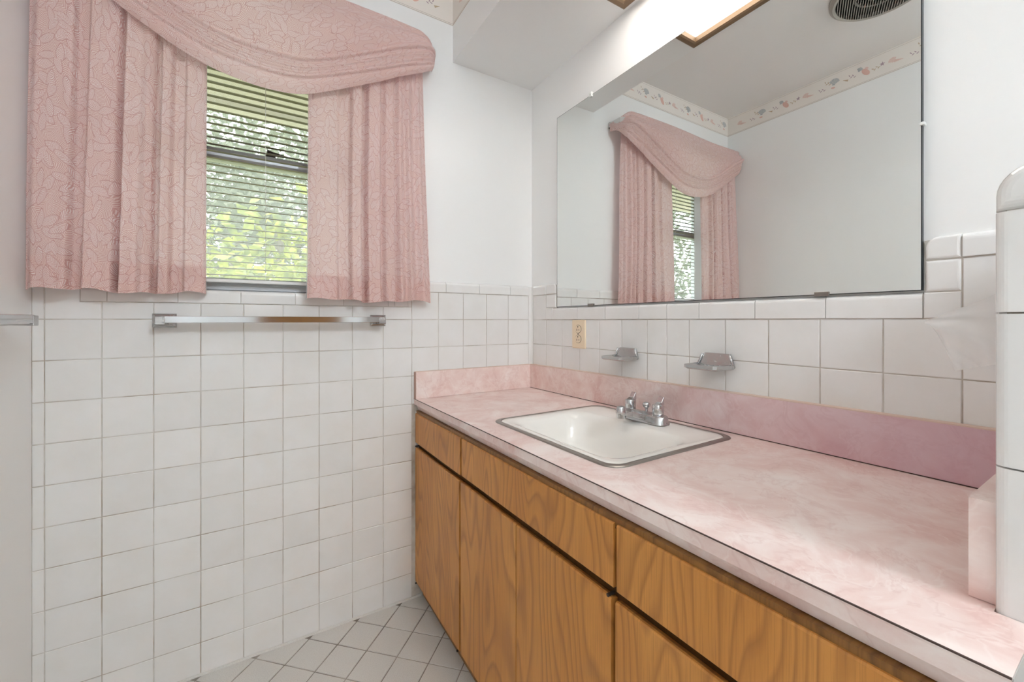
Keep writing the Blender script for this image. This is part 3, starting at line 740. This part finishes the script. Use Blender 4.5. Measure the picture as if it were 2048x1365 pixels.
def front(name, ya, yb, ra, rb_):
    za, zb = CT+ra, CT+rb_; mb = MB(); x0, x1 = -.5505, -.5345
    # finger-pull: the top edge is undercut towards the carcass
    pf = [(x1, za), (x0+.001, za), (x0, za+.001), (x0, zb-.003), (x0+.002, zb-.0005), (x0+.006, zb), (x1, zb-.004)]
    mb.loft([[(x, ya, z) for x, z in pf], [(x, yb, z) for x, z in pf]])
    org = ((x0+x1)/2, (ya+yb)/2, (za+zb)/2)
    me = mb.mesh(name, 'oak', org, shear=True)
    for i in range(0): pass
    return child(van, me, name, org)
front('drawer_front', -.421, -.006, -.170, -.056)
front('drawer_front', -1.0515, -.432, -.168, -.056)
front('drawer_front', YE+.006, -1.0595, -.171, -.056)
d1 = front('door', -.4135, -.006, -.709, -.189)
d2 = front('door', -.7365, -.4255, -.709, -.188)
d3 = front('door', -1.0465, -.7395, -.709, -.188)
d4 = front('door', YE+.006, -1.0565, -.709, -.189)
for d, yy, zz in ((d3, -1.040, CT-.184+.0102), (d1, -.010, CT-.182), (d1, -.010, CT-.714), (d1, -.4, CT-.714+.004)):
    m = MB().lathe((-.5515, yy, zz-.002), [(.0034, 0), (.0034, -.0006), (.002, -.001)], 12, 'x'); m.tube([(-.5505, yy, zz-.002), (-.536, yy, zz-.002)], .003, 8)
    m.build('pivot_hinge', 'dark', d, origin=tuple(d['_o']))
# caulk line between cabinet and tile
B().box(-.548, -.535, -.006, -.0005, .06, CT-.05).build('scribe_strip', 'tile', van, shear=True)

ct = thing('countertop', 'pink marbled laminate countertop with backsplash', 'countertop', (-.28, -.75, CT))
PX, PY = -.449, -1.4668         # pony wall corner
SX0, SX1, SY0, SY1 = -.480, -.048, -.984, -.484     # sink rim, outer
i_ = .012
m = MB()
hx0, hx1, hy0, hy1 = SX0+i_, SX1-i_, SY0+i_, SY1-i_
T = .022
m.box(FX+.0015, hx0, PY, -.0005, CT-T, CT).box(hx1, -.0005, PY, -.0005, CT-T, CT).box(hx0, hx1, hy1, -.0005, CT-T, CT).box(hx0, hx1, PY, hy0, CT-T, CT)
m.box(FX+.0015, PX-.001, YE, PY, CT-T, CT)
m.build('deck', 'laminate', ct, shear=True)
pf = [(FX, CT-.0012), (FX+.019, CT-.0455), (FX+.021, CT-.0465), (FX+.0215, CT-.0215), (FX+.0014, CT-.0012)]
B().loft([[(x, YE, z) for x, z in pf], [(x, -.0008, z) for x, z in pf]]).build('edge_band', 'laminate', ct, shear=True)
B().box(FX-.0002, FX+.0016, YE, -.0005, CT-.0013, CT+.0002).build('edge_seam', 'seam', ct, shear=True)['label'] = 'dark brown laminate seam along the front edge'
B().box(FX+.024, -.46, YE-.0006, YE+.004, CT-.044, CT-.022).box(FX+.002, PX-.002, YE-.0008, YE-.0001, CT-.0216, CT-.0008).build('end_cap', 'rawend', ct, shear=True)
BT = CT + .104
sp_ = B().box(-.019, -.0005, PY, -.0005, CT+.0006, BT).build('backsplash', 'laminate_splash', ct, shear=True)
B().box(-.552, -.0195, -.019, -.0005, CT+.0006, BT).build('backsplash', 'laminate', ct, shear=True)
B().box(-.436, -.0195, PY+.0003, PY+.0195, CT+.0006, BT).build('sidesplash', 'laminate', ct, shear=True)
B().box(-.5545, -.552, -.0205, -.0005, CT+.0004, BT).build('edge_strip', 'caulk_tan', ct, shear=True)
B().box(-.0196, -.019, PY, -.019, CT+.0002, CT+.0022).build('seam_line', 'seam', ct, shear=True)
B().box(-.0195, -.0004, PY, -.0195, BT, BT+.0022).box(-.552, -.0195, -.0195, -.0004, BT, BT+.0018).build('caulk_bead', 'caulk', ct, shear=True)

# sink
sk = thing('bathroom_sink', 'rectangular white drop-in sink with steel rim in pink counter', 'sink', (-.264, -.734, CT-.12))
def ring(x0, x1, y0, y1, r, z, n=8): return [(u, v, z) for u, v in rrect(x0, x1, y0, y1, r, 'abcd', n)]
def ins(k, z, r): return ring(SX0+k, SX1-k, SY0+k, SY1-k, r, z)
B().loft([ins(0, CT+.0004, .040), ins(.001, CT+.0022, .040), ins(.005, CT+.0034, .038), ins(.013, CT+.0034, .034), ins(.0145, CT+.0022, .033), ins(.0145, CT-.004, .033)], False, False).build('steel_rim', 'steel', sk, shear=True, smooth=True)
bx0, bx1, by0, by1 = SX0+.043, SX1-.120, SY0+.045, SY1-.045
L = [ins(.0146, CT-.004, .033), ins(.0146, CT+.0018, .033), ins(.017, CT+.0030, .032), ins(.028, CT+.0022, .03)]
def bas(k, z, r): return ring(bx0+k, bx1-k, by0+k, by1-k, r, z)
L += [bas(-.010, CT+.0015, .05), bas(-.002, CT-.001, .055), bas(.006, CT-.008, .06), bas(.014, CT-.024, .062), bas(.024, CT-.060, .064), bas(.036, CT-.092, .066), bas(.056, CT-.112, .064), bas(.085, CT-.121, .05), bas(.125, CT-.125, .02)]
B().loft(L, False, True).build('basin', 'porcelain', sk, shear=True, smooth=True)
dc = ((bx0+bx1)/2, (by0+by1)/2)
B().lathe((dc[0], dc[1], CT-.1248), [(.024, 0), (.024, .0025), (.019, .003), (.017, .0012)], 24).build('drain', 'chrome', sk, shear=True, smooth=True)
B().lathe((bx0+.034, dc[1], CT-.055), [(.009, -.004), (.009, .003), (.006, .003)], 16, 'x').build('overflow_hole', 'steel', sk, shear=True)

# faucet
FY = -.737; FCX = -.104; DZ = CT + .0030
fa = thing('faucet', 'chrome two-handle faucet with short spout and pop-up knob', 'faucet', (FCX, FY, DZ))
def stad(hx, hy, z, taper=0): return [(FCX+u, FY+v, z) for u, v in rrect(-hx, hx, -hy, hy, min(hx, hy)*.85, 'abcd', 6)]
B().loft([stad(.027, .081, DZ), stad(.027, .081, DZ+.003), stad(.0235, .078, DZ+.008), stad(.0225, .077, DZ+.020), stad(.019, .074, DZ+.0235)]).build('base_plate', 'worn_chrome', fa, shear=True, smooth='auto')
# spout: wide wedge at the base narrowing to the nozzle
def sec(x, w, zb, zt): return [(x, FY-w, zb), (x, FY-w, lerp(zb, zt, .6)), (x, FY-w*.72, zt), (x, FY+w*.72, zt), (x, FY+w, lerp(zb, zt, .6)), (x, FY+w, zb)]
B().loft([sec(FCX+.020, .030, DZ+.004, DZ+.024), sec(FCX-.012, .030, DZ+.004, DZ+.030), sec(FCX-.030, .024, DZ+.010, DZ+.034), sec(FCX-.065, .0165, DZ+.020, DZ+.043), sec(FCX-.088, .0150, DZ+.026, DZ+.047), sec(FCX-.100, .012, DZ+.028, DZ+.046)]).build('spout', 'worn_chrome', fa, shear=True, bevel=.0015, segs=2)
B().lathe((FCX-.094, FY, DZ+.018), [(.0125, 0), (.0130, .003), (.0130, .012), (.0150, .0135), (.0152, .024), (.012, .032), (.004, .0345)], 20).build('nozzle', 'chrome', fa, shear=True, smooth='auto')
for sgn in (1, -1):
    hy = FY + sgn*.0508
    hd = B().lathe((FCX, hy, DZ+.022), [(.0165, 0), (.0165, .003), (.0150, .004), (.0160, .006), (.0165, .028), (.0150, .032), (.010, .0335)], 20).build('handle', 'chrome', fa, shear=True, smooth='auto')
    bm_ = MB(); w_ = .0085
    pfv = [(-.012, .031), (.0165, .030), (.0165, .052), (.0135, .053), (.004, .038)]
    bm_.loft([[(FCX+a, hy-w_, DZ+.022+b) for a, b in pfv], [(FCX+a, hy+w_, DZ+.022+b) for a, b in pfv]])
    bm_.build('lever_blade', 'chrome', hd, shear=True, origin=tuple(fa['_o']), bevel=.0008)
B().lathe((FCX+.012, FY, DZ+.018), [(.004, 0), (.004, .014), (.0055, .017), (.0105, .022), (.0120, .027), (.0100, .032), (.004, .0345)], 18).build('pop_up_knob', 'chrome', fa, shear=True, smooth='auto')

# ------------------------------------------------------------------ wall fittings
ou = thing('duplex_outlet', 'almond duplex electrical outlet on the white tiles', 'outlet', (0, -.3325, ZC-.0525))
oy, oz = -.3325, ZC-.0525
pillow([(u+oy, v+oz) for u, v in rrect(-.0385, .0385, -.0565, .0555, .004, 'abcd', 3)], 'right', .0, .004, 3, .006).build('cover_plate', 'outlet', ou)
for dz in (.0195, -.0195):
    c0 = oz+dz
    def outl(k): return [(oy+max(-.0165+k, min(.0165-k, u)), c0+v) for u, v in [((.0175-k)*math.cos(a)*1.0, (.0150-k)*math.sin(a)) for a in [2*PI*j/24 for j in range(24)]]]
    g_ = MB().loft([[(-.0062, u, v) for u, v in outl(-.0012)], [(-.0068, u, v) for u, v in outl(-.0012)]]).build('gap_ring', 'dark', ou)
    f_ = MB().loft([[(-.0062, u, v) for u, v in outl(0)], [(-.0078, u, v) for u, v in outl(0)]]).build('receptacle', 'outlet', ou)
    m = MB()
    for du, hh in ((.0062, .0085), (-.0062, .0068)): m.box(-.0082, -.0076, oy+du-.0011, oy+du+.0011, c0-.003-hh/2, c0-.003+hh/2)
    m.lathe((-.0082, oy, c0+.0085), [(.0026, 0), (.0026, .0006)], 12, 'x')
    m.build('slots', 'dark', f_, origin=tuple(ou['_o']))
MB().lathe((-.0064, oy, oz), [(.0028, 0), (.0028, -.001), (.001, -.0014)], 12, 'x').build('screw', 'clip', ou)

def soap(name, label, ya, yb, ztop, ztray):
    t_ = thing(name, label, 'soap dish', (0, (ya+yb)/2, ztray), 'chrome soap dishes')
    wv = yb-ya; q = .012
    # trapezoid plate against the tiles, leaning
    m = MB(); f = lambda x, y, z: (x, y, z)
    m.loft([[(-.0005, ya, ztray-.006), (-.0005, yb, ztray-.006), (-.0005, yb-q, ztop), (-.0005, ya+q, ztop)], [(-.012, ya+.002, ztray-.006), (-.012, yb-.002, ztray-.006), (-.006, yb-q-.002, ztop), (-.006, ya+q+.002, ztop)]])
    m.build('back_plate', 'worn_chrome', t_, bevel=.0018, segs=2)
    def tr(k, z): return [(x, y, z) for x, y in ((-.006, ya+k), (-.080+k, ya+.004+k), (-.085+k, ya+.012+k), (-.085+k, yb-.012-k), (-.080+k, yb-.004-k), (-.006, yb-k))]
    tray = MB().loft([tr(.004, ztray-.010), tr(0, ztray-.007), tr(0, ztray+.002), tr(.004, ztray+.0035), tr(.008, ztray), tr(.014, ztray-.003)]).build('tray', 'worn_chrome', t_, bevel=.0006)
    m = MB()
    for k in range(5):
        yk = lerp(ya+.022, yb-.022, k/4); m.box(-.066, -.020, yk-.0016, yk+.0016, ztray-.0036, ztray-.0008)
    m.build('drain_ridges', 'worn_chrome', tray, origin=tuple(t_['_o']))
    for yy in (ya+.002, yb-.002):
        MB().tube([(-.010, lerp(yy, (ya+yb)/2, .2), ztop-.002), (-.0125, yy, ztray+.002)], [.0025, .0035], 10).build('side_rib', 'chrome', t_, smooth=True)
    return t_
soap('soap_dish', 'small chrome soap dish on the tiles nearer the outlet', -.631, -.533, ZC-.092, ZC-.121)
soap('soap_dish', 'small chrome soap dish on the tiles farther from the outlet', -.953, -.851, ZC-.089, ZC-.120)

def towel_bar(name, label, P0, P1, wall, off):
    # P0,P1 along the bar on the wall line; wall 'back' or 'left'
    L_ = abs(P1-P0); c = (P0+P1)/2
    if wall == 'back': f = lambda u, v, d: (u, -d, ZC+v)
    else: f = lambda u, v, d: (XL+d, u, ZC+v)
    t_ = thing(name, label, 'towel bar', f(c, 0, 0), 'chrome towel bars')
    for e in (P0, P1):
        m = MB(); sx, sz = .028, .0205
        lp = lambda a, b, d: [f(e-a, -b, d), f(e+a, -b, d), f(e+a, b, d), f(e-a, b, d)]
        m.loft([lp(sx, sz, .0), lp(sx, sz, .003), lp(sx*.86, sz*.82, .007), lp(sx*.72, sz*.66, .009), lp(.0125, .0125, .022), lp(.0105, .0105, .040), lp(.0115, .0115, off+.010), lp(.0105, .0105, off+.011)])
        m.build('post', 'worn_chrome', t_, bevel=.0006)
    m = MB(); w_ = .0098
    lp = lambda u: [f(u, -w_+.003, off-w_), f(u, w_+.003, off-w_), f(u, w_+.003, off+w_), f(u, -w_+.003, off+w_)]
    m.loft([lp(P0+.002), lp(P1-.002)]); m.build('bar', 'chrome', t_, bevel=.0012)
    return t_
towel_bar('towel_bar', 'square chrome towel bar on the tiles below the window', -1.304, -.692, 'back', .062)
towel_bar('towel_bar', 'square chrome towel bar on the plain left wall', -.93, -.222, 'left', .068)

# ------------------------------------------------------------------ soffit light and ceiling fan
sl = thing('soffit_light', 'recessed soffit light with bronze frame and glowing lens', 'light', ((lx0+lx1)/2, (ly0+ly1)/2, SOF))
fr = MB(); fwid = .026
def frr(k, z): return [(lx0+k, ly0+k, z), (lx1-k, ly0+k, z), (lx1-k, ly1-k, z), (lx0+k, ly1-k, z)]
fr.loft([frr(0, SOF), frr(.001, SOF-.006), frr(.007, SOF-.010), frr(.020, SOF-.008), frr(fwid, SOF-.004), frr(fwid, SOF+.022)], False, False); fr.build('frame', 'bronze', sl)
MB().box(lx0+fwid, lx1-fwid, ly0+fwid, ly1-fwid, SOF+.014, SOF+.018).build('lens', 'soffit_lens', sl)

fx, fy, R_ = -1.06, -.935, .168
fan = thing('ceiling_fan_vent', 'round grey slatted exhaust fan cover on the ceiling', 'exhaust fan', (fx, fy, CEIL))
MB().lathe((fx, fy, CEIL), [(R_, -.0005), (R_, -.012), (R_-.012, -.022), (R_-.022, -.020), (R_-.022, -.0005)], 48).build('rim', 'fan', fan, smooth='auto')
MB().lathe((fx, fy, CEIL), [(R_-.022, -.0006), (R_-.022, -.004)], 40).build('housing', 'fan_dark', fan)
MB().lathe((fx, fy, CEIL), [(.088, -.004), (.088, -.011), (.078, -.011), (.078, -.004)], 40).build('inner_ring', 'fan_light', fan)
MB().lathe((fx, fy, CEIL), [(.048, -.004), (.048, -.012), (.030, -.013)], 32).build('motor_hub', 'fan_light', fan)
da = math.atan2(.48, -1.12); cs, sn = math.cos(da), math.sin(da)
nb = 34
for k in range(nb):
    q = lerp(-(R_-.026), R_-.026, (k+.5)/nb); hl = math.sqrt(max(0, (R_-.022)**2-q*q))
    c_ = (fx-sn*q, fy+cs*q, CEIL-.017); me = MB().box(-hl, hl, -.0013, .0013, -.003, .003).mesh('slat', 'fan')
    child(fan, me, 'slat', c_, (0, 0, da))
# unseen globe added behind the viewer to fill the room with light
LX, LY, LZ = -.44, -2.8, 2.2
cl_ = thing('added_fill_globe', 'added white fill globe hung from the ceiling behind the viewer', 'light', (LX, LY, LZ))
MB().lathe((LX, LY, CEIL), [(.06, -.0005), (.06, -.012), (.045, -.022), (.012, -.026)], 28).build('ceiling_cup', 'whiteplastic', cl_, smooth='auto')
MB().tube([(LX, LY, CEIL-.024), (LX, LY, LZ+.10)], .006, 10).build('stem', 'whiteplastic', cl_)
MB().lathe((LX, LY, LZ), [(.004, -.12)]+[(.12*math.sin(PI*k/16), -.12*math.cos(PI*k/16)) for k in range(1, 16)]+[(.004, .12)], 32).build('globe', 'fill_globe_glow', cl_, smooth=True)

# ------------------------------------------------------------------ tiled half wall at the right
hw = MB().box(PX+.0075, .008, -1.59, PY-.0075, 0, ZC+.143).build('wall_half', 'grout'); tag(hw, 'white tiled half wall with rounded cap at the end of counter', kind='structure')
def end_piece(z0_, z1_, top=False):
    ya, yb = -1.590, PY
    out_ = rrect(ya, yb, z0_, z1_, .030, 'cd', 8) if top else rect(ya, yb, z0_, z1_)
    cu, cv = (ya+yb)/2, (z0_+z1_)/2
    me = pillow([(u-cu, v-cv) for u, v in out_], 'right', .0135, .011 if top else .008, 5).mesh('tile', 'tile')
    # round only the upright edges of body tiles
    child(hw, me, 'cap_tile' if top else 'tile', (PX-.0005, cu, cv))
def end_tile(z0_, z1_):
    r = .009; ya, yb = -1.590, PY; pr = []
    for k in range(7): a = PI/2*k/6; pr.append((PX+r-r*math.sin(a), yb-r+r*math.cos(a)))
    for k in range(7): a = PI/2*k/6; pr.append((PX+r-r*math.cos(a), ya+r-r*math.sin(a)))
    pr = [(PX+.014, yb)] + pr + [(PX+.014, ya)]
    org = (PX, (ya+yb)/2, (z0_+z1_)/2)
    me = MB().loft([[(x, y, z0_+.0009) for x, y in pr], [(x, y, z1_-.0009) for x, y in pr]]).mesh('tile', 'tile', org)
    child(hw, me, 'tile', org)
zs = [ZC+.108, ZC+.0075, ZC-.1445, ZC-.2965, ZC-.4485, ZC-.60, ZC-.752, ZC-.904, .001]
for b_, a_ in zip(zs, zs[1:]): end_tile(a_, b_)
end_piece(ZC+.109, ZC+.154, True)
for k in range(4):
    ua = PX+.016+k*.1075; 
    for (a_, b_) in ((ZC-.186, ZC-.106), (ZC-.106, Z0), (Z0, TOPT)):
        me = MB().box(ua, min(ua+.1055, -.002), PY-.0072, PY-.0002, a_+G, b_-G).mesh('tile', 'tile', (ua, PY, a_), bevel=.001); child(hw, me, 'tile', (ua, PY, a_))
    me = MB().box(ua, min(ua+.1055, -.002), -1.586, PY-.004, TOPT+G, ZC+.149).mesh('cap_tile', 'tile', (ua, PY, TOPT), bevel=.010, segs=4); child(hw, me, 'cap_tile', (ua, PY, TOPT))

# tissue hanging out beside the half wall
ti = thing('paper_tissue', 'thin white paper tissue hanging beside the tiled half wall', 'tissue', (-.38, -1.43, ZC-.05))
def tis(u, v):
    y = lerp(-1.4655, -1.401, u); zt_ = lerp(ZC+.035, ZC+.000, u) ; zb_ = lerp(ZC-.046, ZC-.060, u)+.010*math.sin(u*5)
    zb_ = lerp(ZC-.046, ZC-.062, u/.8) if u < .8 else lerp(ZC-.062, ZC-.018, (u-.8)/.2)
    z = lerp(zt_, zb_, v)
    x = -.38 + .010*math.sin(6*v+3*u)+.006*math.sin(14*u*v+2)+.012*(v-.3)*u + .018*(1-math.exp(-6*v))
    return (x, y-.006*v*u, z)
MB().grid(tis, 24, 24).build('sheet', 'tissue', ti, smooth=True, recalc=False)

for o in list(bpy.data.objects):
    if '_o' in o: del o['_o']
